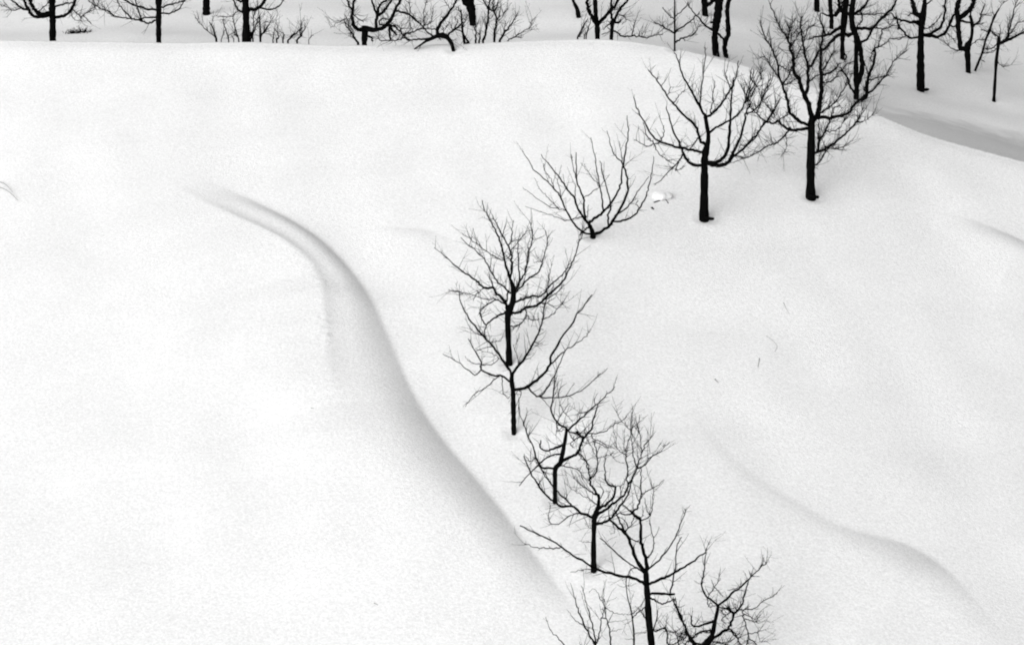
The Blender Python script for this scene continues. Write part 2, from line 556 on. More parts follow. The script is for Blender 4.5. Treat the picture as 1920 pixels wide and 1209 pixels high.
        for q in range(n):
            t = rnd.uniform(0.12, 1.0)
            j = min(int(t * (len(P) - 1)), len(P) - 2)
            tan = P[j + 1] - P[j]; tan /= (np.linalg.norm(tan) + 1e-9)
            sd = np.array([rnd.gauss(0, 1), rnd.gauss(0, 1), rnd.gauss(0, 1)]); sd -= tan * np.dot(sd, tan); sd /= np.linalg.norm(sd)
            d = tan * rnd.uniform(0.2, 1.0) + sd * rnd.uniform(.4, 1.0) + np.array([0, 0, .25])
            big = rnd.random() < 0.30
            Lt = (rnd.uniform(.16, .48) if big else rnd.uniform(.03, .12)) * twig_len
            r0 = min(R[j] * .7, rnd.uniform(.0045, .0085) if big else rnd.uniform(.004, .008))
            st = P[j] + (P[j + 1] - P[j]) * rnd.random()
            PP, RR = grow(rnd, st, d, Lt, r0, TV, TF, up=.12, wob=.28, sides=4, seg=4 if big else 2)
            if big and rnd.random() < .6:
                j2 = rnd.choice((1, 2))
                grow(rnd, PP[j2], PP[j2] - PP[j2 - 1] + np.array([rnd.gauss(0, .06), rnd.gauss(0, .06), rnd.gauss(0.01, .05)]), Lt * .5, RR[j2] * .8, TV, TF, up=.1, wob=.3, sides=4, seg=3)
    if TV:
        t = mesh_obj('twigs', TV, TF, M_TWIG, root, smooth=False, origin=(bx, by, bz))
        t['kind'] = 'stuff'
    return root

# --- the middle tree of the row with the cup shaped crown
f = Frame(1160, 90, 3.556)
T1 = [dict(f('568,1140 570,1000 572,850 573,760 580,690 594,640 598,580 590,530 580,470', 56, 24), W=[16.5, 14.5, 13, 12.6, 11.5, 9, 7.5, 7, 6.6]),
  f('580,470 555,420 520,360 470,265 430,195 400,100 372,30', 18, 6), f('548,400 545,370 550,300 560,200 572,100 580,0', 9, 5),
  f('580,465 640,425 690,370 735,300 770,230 790,150 798,90', 16, 6), f('610,430 625,380 630,310 640,220', 7, 5), f('745,270 720,200 705,150', 8, 5),
  f('600,565 650,535 700,505 750,480 800,440 835,375 860,290 875,220 885,150', 14, 6), f('835,375 880,290 920,220 945,160', 9, 5),
  f('570,700 530,690 480,680 410,665 340,650 285,630 230,590 180,510 130,420 100,330', 18, 6), f('285,630 300,570 303,520', 6, 5),
  f('285,630 240,640 190,590 165,500', 7, 5), f('240,640 190,655 100,610', 6, 4), f('240,640 260,690 310,740 370,770', 6, 4),
  f('562,780 520,785 480,770 450,740 430,700 410,650 370,570 335,460 318,390', 20, 6), f('430,710 400,760 350,810 290,870 240,915', 9, 5), f('400,765 380,820 440,790', 6, 4),
  f('585,650 545,620 535,580 520,540 500,510 440,450 380,395 330,330 280,260 230,190 195,145', 18, 6), f('530,600 500,640 480,670', 9, 6), f('370,360 410,310 440,280', 5, 4), f('330,310 350,260', 5, 4),
  f('580,768 640,765 690,740 720,700 735,620 745,500 750,380 755,280 765,200', 30, 8), f('590,765 660,785 710,775 745,745 765,700 810,600 840,500 850,430 880,380', 28, 9),
  f('748,740 800,700 860,640 910,590 950,530 985,490 1040,410 1080,330', 14, 6), f('860,440 920,400 960,340 1000,260 1030,200', 9, 5), f('853,360 870,290 892,200 900,140', 7, 5),
  f('765,715 850,735 900,705', 8, 5), f('575,1134 600,1137 628,1137', 30, 18, 'rn')]  # last stroke: shaded hollow at the foot, drawn as a dark stub

# --- the upper right tree of the row
a = Frame(1400, 0, 6.046); b = Frame(1400, 180, 6.046)
T2 = [dict(b('725,1150 725,900 728,700 735,400 735,300 745,250', 95, 60), W=[16.5, 14.5, 13.5, 12.5, 11.5, 10.5]),
  b('745,250 722,200 700,80 655,0 610,-130 585,-210 535,-265 530,-380 530,-440 490,-525 465,-645 480,-705 490,-775', 52, 14),
  b('765,270 800,210 815,150 830,50 845,-60 850,-180 845,-290 840,-440 850,-590 870,-750 840,-840 835,-940', 50, 12),
  b('655,0 690,-80 695,-190 690,-310 670,-440 650,-540 630,-660 615,-760 610,-840 630,-895', 34, 10),
  b('700,-320 745,-355 790,-450 830,-520 850,-610', 24, 14),
  b('720,325 620,300 560,260 510,210 480,150 465,60 450,0 430,-50 400,-140 365,-220 360,-330 345,-390 320,-440 300,-500 270,-570 220,-640 175,-760 150,-840', 34, 9),
  b('400,-140 460,-200 490,-260', 16, 12), b('400,-135 470,-130 540,-180 600,-210', 12, 10), b('365,-345 440,-305 500,-270', 12, 9),
  b('465,-645 440,-680 395,-740 350,-830 300,-950 260,-1050', 16, 8), b('360,-220 280,-330 240,-390 200,-450', 14, 8), b('200,-450 120,-410', 8, 6),
  b('720,365 620,380 540,390 490,380 430,350 380,310 350,290 300,310 240,300 210,285 160,250 110,200 60,150 20,90', 34, 9),
  b('210,290 150,380 100,470 40,530 0,570 -60,610', 16, 8), b('485,385 440,440 380,500 320,540 250,560 150,620 80,665 0,700 -80,720', 18, 7),
  b('445,445 455,540 430,630 395,680', 8, 5), b('350,290 420,240 470,200', 14, 10), b('240,290 270,220 320,120 330,30', 11, 7), b('320,240 290,180 230,120 180,60 160,0 120,-100 60,-180', 10, 7),
  b('110,190 150,110 165,40 220,-80 270,-240', 11, 7), b('30,110 60,-20 160,-200 150,-350', 9, 6), b('20,80 -20,-40 -60,-120', 8, 5),
  b('780,255 870,245 960,250 1050,225 1140,200 1190,150 1230,90 1300,30 1420,-60 1500,-140 1580,-230 1660,-380 1740,-460 1820,-520', 34, 7),
  b('770,640 850,620 920,580 970,550 1050,490 1130,420 1190,360 1250,290 1290,220 1320,140', 30, 7), b('930,590 1020,600 1120,560 1200,500', 9, 5), b('1250,300 1330,280 1400,240 1460,150', 9, 5),
  b('760,780 820,750 880,660 930,590', 16, 10), b('800,635 815,560 830,500 880,420 900,380 940,280 970,200 990,140 1060,110', 24, 9), b('815,560 825,420 810,330', 14, 10),
  b('890,395 960,400 1050,370 1090,310 1130,230', 11, 6), b('825,195 870,170 960,110 1010,60 1050,0 1120,-110 1150,-200', 18, 8),
  b('850,-230 930,-260 1000,-300 1060,-370', 22, 12), b('850,-150 950,-160 1010,-210 1050,-280', 12, 8), b('690,-150 770,-210 830,-240', 14, 10), b('850,-290 890,-320 930,-400 960,-460 1020,-510', 14, 8),
  b('510,-560 560,-640 600,-720', 10, 8), b('540,-400 590,-480 620,-560', 10, 8), b('500,-600 520,-900', 9, 6), b('640,-600 700,-760 760,-800', 10, 7), b('730,1136 775,1143 815,1147', 50, 30, 'rn')]  # ends with a dark stub for the shaded snow hole by the trunk

# --- the bush left of it
f = Frame(960, 200, 4.65)
BUSH = [f('705,1130 695,1075 668,1020', 56, 44, 'n'), f('660,1010 600,940 570,870 545,790 490,730 440,650 350,540 250,420', 30, 9), f('640,975 625,880 625,800 595,720 560,640 565,560 560,400', 24, 10),
  f('560,640 530,500 520,420', 10, 7), f('680,1005 740,960 800,910 855,850 910,770 945,690 955,560 960,490 900,430 860,340 830,210', 30, 7), f('795,905 785,800 765,700 745,570 720,430 685,270', 18, 7),
  f('765,700 690,600 600,490', 9, 6), f('625,800 740,715 800,660 850,590', 9, 6), f('705,1125 810,1070 860,1020 920,930 980,820 1015,700 990,570 975,480 1000,330 1015,200 1005,85', 34, 9, ''),
  f('840,1045 840,950 860,880 850,800 820,690 790,600 770,470', 20, 8), f('870,1005 970,995 1060,950 1110,890 1160,800 1190,700 1215,600 1235,430', 22, 8), f('905,950 990,890 1060,800 1130,700 1190,610', 18, 8),
  f('700,1125 595,1075 530,1000 480,920 430,800 390,740 300,650 190,545 90,380', 24, 7, ''), f('470,905 400,890 320,870 180,770 90,700', 10, 5), f('400,885 300,780 230,700 195,620', 9, 5),
  f('600,965 480,990 350,950 110,865', 11, 5), f('665,1055 590,1115', 20, 16), f('380,730 330,620 290,570 270,500', 9, 6), f('430,800 410,690 370,600', 9, 6), f('960,490 940,300', 9, 6), f('545,790 555,700 530,640', 10, 7),
  f('1110,890 1080,850 1100,820', 9, 7), f('660,950 665,860', 9, 6)]

# --- upper tree of the close pair in the middle
f = Frame(800, 360, 3.556); g = Frame(810, 370, 5.255)
T3 = [dict(f('550,1138 546,1000 540,850 550,790 575,730 578,650 565,600', 36, 22), W=[11, 9.5, 10, 12, 9.5, 9.5, 6.5]),
  g('770,800 735,700 715,620 695,500 655,400 610,300 565,210 520,130 490,30', 22, 7), g('770,800 790,700 780,600 765,520 720,420 660,310 600,210', 20, 8), g('715,620 640,600 520,520 400,430 300,360', 9, 6), g('765,580 730,610', 8, 8),
  g('750,480 780,430 790,330 805,230', 9, 6), g('780,515 855,440 920,360', 9, 6), g('790,930 850,850 855,700 850,560 850,440', 16, 8), g('795,940 890,800 920,720 940,600 970,480 995,380 965,240', 26, 7), g('810,950 900,860 960,790 1050,730 1100,600 1135,460 1115,330', 16, 6),
  g('1050,730 1080,640 1000,640', 7, 5), g('930,690 960,560 940,480', 9, 6), g('770,940 700,880 620,800 560,690 500,590 450,550 280,400', 15, 7), g('745,1120 730,1040 700,1000 640,950 600,890 530,895 460,840 390,790 270,710 160,610 20,490', 28, 6),
  g('600,890 590,830 560,800', 9, 6), g('730,1060 640,1010 560,1050 500,1090 470,1120 490,1180', 15, 9), g('745,940 740,1000 730,1040', 14, 14), g('490,910 440,960 400,1020', 8, 5), g('620,1000 520,1010 400,960 260,930 160,910', 8, 5),
  f('525,800 450,840 395,890 385,960', 14, 6), f('395,885 365,840 355,790', 10, 8), f('385,960 420,1000 500,990', 6, 4), g('770,1150 830,1135 880,1120 920,1085 1000,1075 1060,1040 1150,960 1260,860 1340,740 1390,620 1440,470 1480,380', 26, 8),
  g('805,1040 900,1000 1000,970 1060,980 1110,930 1200,830 1300,740 1350,650', 20, 8), g('920,1100 940,1170 990,1210 1060,1200', 12, 6), f('660,835 620,880 560,895 545,880', 11, 9), g('1130,920 1150,830 1165,720', 9, 6), g('1140,1000 1240,930 1310,860', 8, 5), g('1060,1050 1130,1040 1230,1090 1310,1030', 8, 5),
  g('1000,970 940,980 860,990', 9, 6)]

# --- lower tree of that pair, wide open crown
f = Frame(820, 520, 4.03)
T4 = [dict(f('578,1170 575,1000 572,870 562,780 565,730', 42, 34), W=[10.5, 9.6, 9.6, 8.6, 8]), f('563,725 490,620 430,530 350,450 260,340 190,230 160,110', 22, 8), f('160,110 80,95', 7, 4), f('567,725 650,620 720,510 770,400 795,320 815,200 830,100', 20, 8),
  f('560,790 490,745 420,735 330,700 330,640 280,550 230,460', 18, 7), f('325,700 285,735 220,690 120,620 40,580', 10, 6), f('460,745 380,820 280,880 210,970', 9, 5), f('490,750 495,860 540,920', 7, 5), f('575,850 680,825 770,760 840,680 860,590 930,470 1060,280 1165,130', 27, 9),
  f('850,660 960,560 1050,500 1120,450 1160,390', 11, 5), f('685,830 770,900 870,770 960,570', 14, 8), f('770,900 870,910 1000,890 1100,850 1200,760 1290,690', 10, 6), f('780,905 850,980', 7, 5), f('610,850 635,880 615,980 650,1100 690,1200', 7, 4),
  f('410,520 330,540 290,560', 7, 5), f('400,660 460,620 430,580 300,545', 7, 4), f('360,660 250,640 205,590', 7, 4), f('350,450 260,400 210,310', 7, 4), f('795,320 870,280 960,180', 7, 4), f('820,200 900,150', 7, 4), f('660,620 710,610', 6, 4), f('760,500 800,500', 7, 4), f('580,720 610,640 570,500', 8, 4)]

# --- the knotty tree right below
f = Frame(960, 700, 4.65)
T5 = [dict(f('375,1110 375,950 378,830 420,780 440,700 460,600 475,500', 36, 26), W=[8, 8, 9.2, 8.4, 7.2, 6.6, 5.6]), f('475,500 470,480 390,420 340,330 360,200 370,60 375,0', 17, 8), f('475,495 580,410 670,330 750,260 830,180 900,115', 24, 7), f('430,775 520,720 580,680 610,600 625,560 690,490 710,400 750,270', 26, 10),
  f('625,560 590,540 560,510', 26, 22), f('560,520 480,500', 12, 12), f('670,525 800,510 860,460 940,420 1000,380', 9, 6), f('450,620 380,650 300,675 250,650 250,580', 22, 10), f('430,710 360,710 280,750 180,840 60,980', 13, 8), f('375,830 270,820 230,780 190,660 130,520 100,430', 18, 7),
  f('230,780 290,880 340,960', 10, 7), f('390,420 450,330 500,260', 8, 5), f('450,330 520,410', 7, 5), f('450,330 420,270', 7, 5), f('430,800 560,830 600,870 620,930', 10, 6), f('580,690 650,770 670,860', 12, 8), f('390,440 400,500 470,490', 8, 6), f('700,560 800,610 830,650', 8, 6), f('670,330 560,360', 8, 5), f('190,750 150,760 100,700', 8, 5), f('600,550 540,580 510,620 550,650', 9, 6), f('520,560 500,520', 8, 6), f('640,540 630,480', 8, 6), f('590,520 560,480', 9, 6)]

# --- the tree with the tall bundled right side
lo = Frame(1060, 900, 7.555); c = Frame(960, 760, 3.6636)
def up(t, *k):            # close-up of the upper half, same enlargement
    n = [float(q) for q in t.replace(',', ' ').split()]
    return lo(' '.join('%g,%g' % (n[i], n[i + 1] - 140 * 7.555) for i in range(0, len(n), 2)), *k)
T6 = [dict(lo('403,1265 400,1000 405,700 410,550 440,450 465,370 475,280 475,210', 72, 30), W=[10, 9.2, 8.8, 9.2, 8.6, 6.4, 5.2, 4.2]),
  lo('475,210 380,100 355,20 345,-68 310,-190 300,-260 240,-300 190,-370', 30, 9), up('360,1030 430,950 460,830 450,700 430,600 400,510', 19, 14), up('400,510 470,530 580,590 620,600', 11, 7), up('460,740 520,730 640,690 760,650', 10, 6), up('640,690 740,790 830,820', 8, 5),
  lo('475,400 560,350 640,280 690,210 705,100 690,90 600,55 560,-80 555,-205 560,-320', 38, 9), up('705,1150 800,1130 850,1050', 11, 7), lo('425,510 560,420 660,340 760,270 860,170 900,60 960,-60 1020,-180 1040,-270 1080,-370 1070,-500', 38, 12),
  up('890,1120 870,1040 880,900 860,750 850,700 760,630 690,560', 20, 8), up('850,690 860,620 890,530 930,400 880,310 780,200 690,40', 18, 7), up('930,400 945,250 945,90', 12, 7), up('1010,870 960,700 950,560 940,430', 20, 10), up('1070,560 1060,430 1030,340 1050,130', 14, 7), up('1085,690 1120,580 1190,490 1195,430', 14, 8), up('1030,890 1130,840 1190,740 1260,700 1350,640 1480,510', 19, 6), up('1180,500 1200,690', 8, 5),
  lo('420,620 540,600 630,550 700,480 720,430 800,340 880,220 920,100 960,-90', 36, 14), up('730,600 710,450 680,360', 9, 6), up('830,620 830,350', 8, 5),
  c('552,768 470,735 410,690 340,690 290,660 210,590 140,480 80,350', 18, 8), c('410,685 330,610 240,500 180,400', 11, 7), c('450,740 400,755 320,810 265,810 250,760 265,680', 8, 5), lo('480,230 400,190 280,110 200,50 100,-60', 20, 7), lo('455,350 290,240 120,140 0,40', 9, 6), lo('470,260 540,170 500,60', 12, 7), lo('500,380 620,200 560,150', 10, 6), lo('370,690 300,640 280,600', 8, 5), lo('640,560 700,700 640,770', 10, 6), lo('370,880 290,875 200,860', 7, 5)]

# --- the tallest tree at the bottom
f = Frame(960, 900, 3.84)
T7 = [dict(f('1040,1560 1025,1350 1005,1180 985,1000 976,850 967,720 965,640', 50, 32), W=[16, 14, 13, 11.6, 11.2, 9.8, 8.4]), f('955,660 900,580 860,470 830,400 790,360 720,300 700,270', 26, 15), f('967,640 970,600 950,500 925,430 925,300 890,260 860,230', 27, 16),
  lo('1060,540 1000,500 950,460 1010,400 1050,300 1080,200 1070,60 1070,-80 1075,-200', 30, 10), lo('1070,575 1180,520 1230,380 1240,200 1240,110 1200,-20', 15, 8), lo('1080,190 1160,150 1240,110 1330,60 1390,-10', 14, 8), lo('1160,1090 1180,1080 1245,980 1255,850 1220,700 1190,560', 16, 10), lo('850,740 820,680 760,570 730,480 690,420', 26, 16), lo('870,700 940,620 980,500', 16, 10), lo('900,800 1000,860 1070,870', 18, 14), lo('950,460 860,490 780,470', 26, 14), lo('940,450 850,370 800,330', 20, 10), lo('1190,480 1150,400 1130,250', 12, 7), lo('1090,500 1100,350', 10, 6),
  lo('890,690 850,580 760,520', 14, 8), f('958,745 870,700 740,680 610,640 560,610 440,540 360,485 280,430 160,375 60,325', 19, 8), f('350,485 240,490 160,480 90,455', 8, 5), f('948,660 900,630 830,590 740,510 640,420', 11, 7), f('900,630 860,640 830,690', 8, 5), f('970,745 1080,710 1180,660 1280,600 1390,520', 20, 10), f('975,650 1060,570 1140,470 1200,350 1250,210', 11, 6), f('980,820 1080,815 1165,822', 19, 17, 'n'), f('990,840 1060,880 1110,880 1165,855', 13, 9), f('1140,812 1165,700 1180,550 1190,470 1220,405', 10, 7), f('1165,855 1175,900 1230,1010 1270,1100 1320,1170', 9, 14), f('985,1020 1020,1080 1110,1070 1115,1180', 12, 8), f('970,900 900,960 870,990', 10, 6), f('965,1000 920,930', 10, 6), f('600,640 540,640 420,660', 6, 4), f('1010,1100 1040,1000 1045,940', 9, 6)]

# --- bush and whip at the lower edge
f = Frame(1010, 1049, 7.557)
T8 = [f('840,1620 820,1400 805,1209 805,1150', 50, 34, 'n'), f('800,1209 720,1060 640,920 600,800 540,660 510,520 450,330', 36, 8), f('640,930 540,870 430,750 400,700', 15, 6), f('808,1150 770,970 730,830 680,650 650,530 600,360', 24, 8), f('815,1180 830,1130 870,1000 890,830 920,720 900,700', 23, 14), f('830,1500 960,1350 1015,1209 1010,1020 970,860 935,700 915,600 920,530 925,400', 32, 9), f('920,560 880,570 830,450 760,410 720,470', 12, 6), f('945,680 1060,750 1180,770 1290,770', 11, 7), f('810,1500 560,1380 370,1209 270,1100 160,980 100,800', 30, 8), f('890,820 960,830', 18, 18), f('600,1260 580,1150', 12, 6), f('1000,880 1150,870 1280,840', 8, 5), f('1010,1020 1100,1000 1190,960', 9, 6)]
T8B = [f('1360,1620 1352,1400 1350,1209 1350,1050 1330,850 1310,720 1260,530 1240,370 1240,260', 36, 14), f('1315,770 1410,690 1490,590', 13, 8), f('1410,690 1500,810', 11, 8), f('1240,380 1170,380 1110,350', 8, 5), f('1240,370 1300,370 1380,330', 8, 5), f('1350,1050 1430,1030 1520,1040', 9, 6), f('1345,1120 1220,1120', 9, 6), f('1330,850 1250,900 1200,920', 8, 5)]

# --- the lowest right tree, knotty like the one further up
f = Frame(1230, 1049, 7.557)
T9 = shifted(T5, 283, 329)
T9[0] = dict(f('520,1640 590,1380 690,1209 760,1130 800,1050 830,900 870,720 880,640', 90, 34), W=[15, 14.4, 14, 12, 8, 7, 6, 5])
T9 += [f('590,1390 560,1209 470,1090 400,930 330,800 270,630 250,560', 42, 12), f('430,1010 500,1110 560,1090', 20, 14), f('330,1300 320,1180 270,1000', 26, 14), f('310,1150 380,990', 18, 9), f('480,1600 230,1330 170,1209 140,960 0,1010', 30, 10), f('210,1209 380,1110 300,1080', 20, 10), f('440,1060 380,1160 440,1209', 20, 12),
  f('700,1209 900,1180 1060,1160', 16, 9), f('700,1240 900,1240 1000,1200', 30, 14), f('1060,1010 1150,1110 1200,1209', 20, 16), f('1240,820 1300,1020 1310,1120 1280,1209', 20, 14), f('1300,1040 1440,1020 1560,980', 11, 6), f('1290,840 1430,880 1430,780', 12, 8), f('1310,1120 1410,1170 1420,1209', 14, 9), f('1440,1030 1480,1150 1600,1150', 10, 6), f('500,1120 460,1180', 10, 8), f('760,1030 690,1020 600,1050 530,1110', 16, 12), f('140,1000 240,1010', 10, 6), f('1180,1100 1300,1050', 9, 6)]

# --- trees behind the crest, left to right
f = Frame(0, 0, 6.4)
A_ = [dict(f('632,465 632,250 627,150 625,0', 78, 80), W=[12.4, 11.2, 11.2, 11.6]), f('610,165 520,180 440,150 400,90 370,20 365,-20', 56, 34), f('570,185 450,205 380,180 340,120 300,40 285,-10', 42, 30), f('325,115 260,100 200,50 150,20', 34, 16), f('645,205 740,200 820,170 870,100 895,20 905,-20', 34, 32), f('645,90 750,55 880,40', 22, 14), f('875,110 940,180 980,220', 14, 8), f('975,210 1080,130 1150,80 1190,30', 12, 7), f('1000,200 1090,290', 16, 14), f('260,100 150,130 90,90 0,70', 10, 6), f('440,150 560,60 600,0', 12, 9), f('850,160 900,240 970,250', 10, 6)]
f = Frame(160, 0, 6.4)
B_ = [dict(f('880,475 880,300 880,150 880,0', 58, 80), W=[9.2, 9.2, 9.6, 11]), f('870,215 760,210 670,225 640,240', 20, 14), f('870,220 830,250 780,280 720,275 650,250 560,230 480,220 360,200 290,150 190,110 100,60 60,30', 22, 9), f('560,225 510,180 430,90 390,20 385,-10', 26, 12), f('670,225 635,130 610,60 605,-10', 16, 11), f('870,128 720,105 620,70 540,40 460,0', 26, 20), f('885,112 1000,60 1130,30 1190,10', 22, 13), f('890,145 960,165 1050,155 1120,110 1180,30 1190,-10', 20, 12), f('330,190 230,100 190,50', 10, 6), f('190,110 130,60 80,0', 10, 6), f('230,130 330,200', 8, 6), f('100,60 110,110 40,150 -20,160', 8, 5)]
C_ = [dict(f('1452,168 1452,80 1452,0', 84, 75), W=[13, 12, 11.6])]
f = Frame(360, 0, 6.4)
D_ = [dict(f('650,460 650,300 647,150 640,0', 95, 80), W=[14.5, 11.6, 13, 12.4]), f('640,145 570,135 530,80 500,10 495,-10', 24, 16), f('640,20 560,10 520,-15', 30, 24), f('660,125 760,110 830,80 870,20 880,-10', 44, 34), f('830,95 940,120 1020,90 1090,20 1100,-5', 20, 13), f('550,130 480,200 380,205 240,205', 8, 6), f('665,430 730,390 740,370', 40, 20)]
SH1 = [f('290,465 250,340 210,270', 22, 12), f('285,455 150,340 40,220', 10, 7), f('440,480 420,400 390,310 380,230', 14, 8, 'g'), f('560,480 520,340 490,230 500,190', 16, 8, 'g'), f('540,440 510,400 520,330', 12, 8), f('430,440 490,400', 8, 6), f('500,480 470,420', 10, 6, 'g'), f('350,480 400,350', 9, 6, 'g')]
SH2 = [f('820,478 815,330 815,200', 26, 9), f('700,478 760,330 800,220', 22, 9, 'g'), f('730,475 740,260 750,150', 16, 8, 'g'), f('825,440 890,350 950,270', 20, 8), f('870,390 860,300 880,260', 12, 7), f('840,410 900,320', 14, 7), f('1150,490 1240,410 1310,340 1310,270', 20, 8, 'g'), f('1260,485 1330,390 1360,290', 22, 8, 'g'), f('1015,478 1040,430 1000,350', 18, 8, 'g'), f('970,478 990,340', 12, 7, 'g'), f('1090,478 1100,420 1060,380', 16, 8, 'g'), f('1240,410 1190,430 1170,470', 16, 10), f('1300,440 1290,370', 12, 8), f('1400,480 1440,420', 8, 6, 'g')]
f = Frame(620, 0, 8)
E_ = [dict(f('505,635 513,500 520,400', 80, 110), W=[10, 11.5, 14]), f('510,455 400,440 340,370 325,250 335,120 345,0', 60, 34), f('325,150 280,90 240,0', 30, 22), f('530,435 680,450 780,420 860,350 920,260 970,130 1040,20 1060,-10', 84, 34), f('680,440 690,330 700,230 660,150 640,80 620,0', 44, 28), f('705,255 800,170 860,90 920,0', 40, 28), f('705,225 720,120 760,50 830,20 840,-5', 42, 24), f('975,165 1080,190 1200,240 1300,330 1400,420 1430,460', 30, 18), f('860,370 930,460 990,530', 42, 30), f('870,370 950,400 1040,470 1100,540 1180,600', 26, 18), f('530,530 600,560 640,630', 32, 24), f('410,640 350,550 290,470 240,400 200,340', 32, 12, 'g'), f('340,220 490,340', 14, 12), f('345,580 330,460 180,300', 10, 8), f('300,490 230,240', 10, 7), f('860,360 760,380 730,330 790,280 870,300', 24, 16), f('1100,540 990,610 880,610 760,610 700,560', 30, 14), f('890,400 890,600', 36, 30), f('1040,470 1030,400 880,340', 16, 10), f('1110,510 1200,500 1320,450 1380,420', 18, 12), f('1180,240 1190,120 1130,0', 12, 8), f('1180,240 1210,440', 9, 6), f('1395,420 1400,300 1400,180 1450,0', 16, 7), f('1430,380 1510,330 1540,100', 10, 7), f('210,290 100,350 0,430', 12, 8)]
f = Frame(760, 0, 8)
F_ = [dict(f('720,750 690,650 630,570 560,535 490,540 420,570 330,610 240,670 130,745', 60, 18), W=[6.6, 7.4, 8.2, 10, 8, 6.6, 5.4, 3.2, 2.2]), f('495,535 480,460 500,400 570,300 680,160 740,60 770,-20', 50, 26), f('575,295 540,250', 20, 12), f('485,450 400,440 330,440', 18, 12), f('430,560 330,490 290,430 200,340 110,260 40,200', 22, 12), f('610,550 680,490 760,440 830,370 850,300 840,150', 30, 16), f('390,585 200,590 50,600 -60,560', 28, 18), f('680,150 620,60 580,0', 12, 9), f('740,440 790,310 730,260', 16, 10), f('700,470 690,390 640,330', 12, 8), f('560,530 570,440 540,390', 12, 8), f('500,570 540,600', 16, 10), f('280,430 200,440 100,490 0,500', 18, 12), f('240,665 210,730', 8, 6), f('570,560 690,600 760,600', 10, 6)]
G_ = [dict(f('1010,375 1000,200 970,80 935,0', 90, 190), W=[11.5, 14, 17, 23])]
SH3 = [f('890,660 860,480 850,340 835,200 790,150', 38, 16), f('950,650 900,570 860,500', 36, 26), f('1165,640 1210,480 1240,300 1250,150 1270,0', 34, 24, 'g'), f('1250,140 1200,60 1160,0', 22, 18), f('1250,130 1330,170 1390,60', 24, 18), f('1335,630 1345,450 1370,300 1320,150 1310,0', 36, 16, 'g'), f('1415,620 1480,500 1570,400 1640,290 1680,200', 34, 10, 'g'), f('1530,620 1650,550 1760,480 1860,420 1900,300', 16, 8, 'g'), f('1650,550 1750,570', 18, 12), f('1055,640 1060,480 1050,380', 28, 16, 'g'), f('1105,640 1120,540 1090,490', 24, 16, 'g'), f('1370,320 1410,240 1440,100', 14, 9), f('1340,500 1400,330 1480,220 1530,130', 10, 7), f('860,480 760,450', 16, 12), f('870,400 930,220', 12, 9), f('1480,500 1500,330', 10, 6), f('1240,300 1320,250', 10, 7)]
f = Frame(1060, 0, 5.647)
J_ = [dict(f('140,180 125,100 95,40 75,-10', 56, 28), W=[9, 7.2, 5.6, 5])]
H_ = [dict(f('340,395 337,280 322,150 315,0', 56, 46), W=[9.6, 9.2, 8, 8]), f('325,245 270,150 240,90 230,0', 40, 27), f('345,255 420,180 480,110 550,20 570,-20', 34, 30), f('260,130 235,120', 24, 18), f('245,90 275,60', 12, 9)]
SH4 = [f('130,395 180,300 240,200', 14, 8), f('150,385 200,280', 10, 7), f('220,395 250,270 280,190', 12, 7, 'g'), f('200,390 240,310', 10, 7, 'g')]
I_ = [dict(f('487,400 495,300 495,225', 36, 44), W=[6.4, 7.2, 7.4]), f('493,230 485,120 490,0', 26, 22), f('505,235 550,150 590,90 640,30 660,0', 28, 22), f('510,330 590,380 680,390 780,390 860,405 960,375 1030,370', 16, 8), f('700,385 740,220', 10, 6), f('800,390 840,320', 8, 6), f('520,240 570,240 590,210', 26, 18), f('490,340 380,370', 10, 8), f('470,250 400,320', 10, 7), f('560,150 640,200 600,270', 9, 6), f('510,105 600,100', 10, 8)]
K_ = [dict(f('1158,530 1158,300 1158,100 1158,-10', 20, 12), W=[3.6, 3.6, 2.8, 2.2]), f('1158,350 1060,300 990,265 935,235', 17, 8), f('1160,345 1250,280 1320,230 1390,170 1420,130', 18, 9), f('1160,450 1220,415 1310,385 1370,350 1410,290 1440,260', 17, 8), f('1160,190 1230,120 1300,40', 10, 7), f('1158,215 1120,180 1065,130 1030,80', 11, 7), f('1250,410 1270,440', 9, 6), f('1060,300 1030,260', 8, 5), f('1310,385 1400,370', 8, 5)]
M_ = [dict(f('1582,590 1580,450 1585,350 1600,250 1615,150 1625,50 1630,0', 40, 90), W=[7.6, 10.4, 11, 13.2, 13.2, 14.6, 15]), f('1705,612 1680,520 1700,440 1725,350 1720,250 1712,150 1722,50 1735,0', 46, 44, 'g'), f('1595,345 1650,390 1690,440', 24, 22), f('1570,320 1490,280 1440,230 1390,170 1340,110 1300,60', 22, 9), f('1585,240 1535,240', 30, 20), f('1620,600 1610,430', 24, 16, 'g')]
M2_ = [dict(f('1480,165 1475,80 1470,0', 62, 60), W=[11, 10.6, 10.6]), f('1478,60 1530,45 1570,-10', 44, 34)]
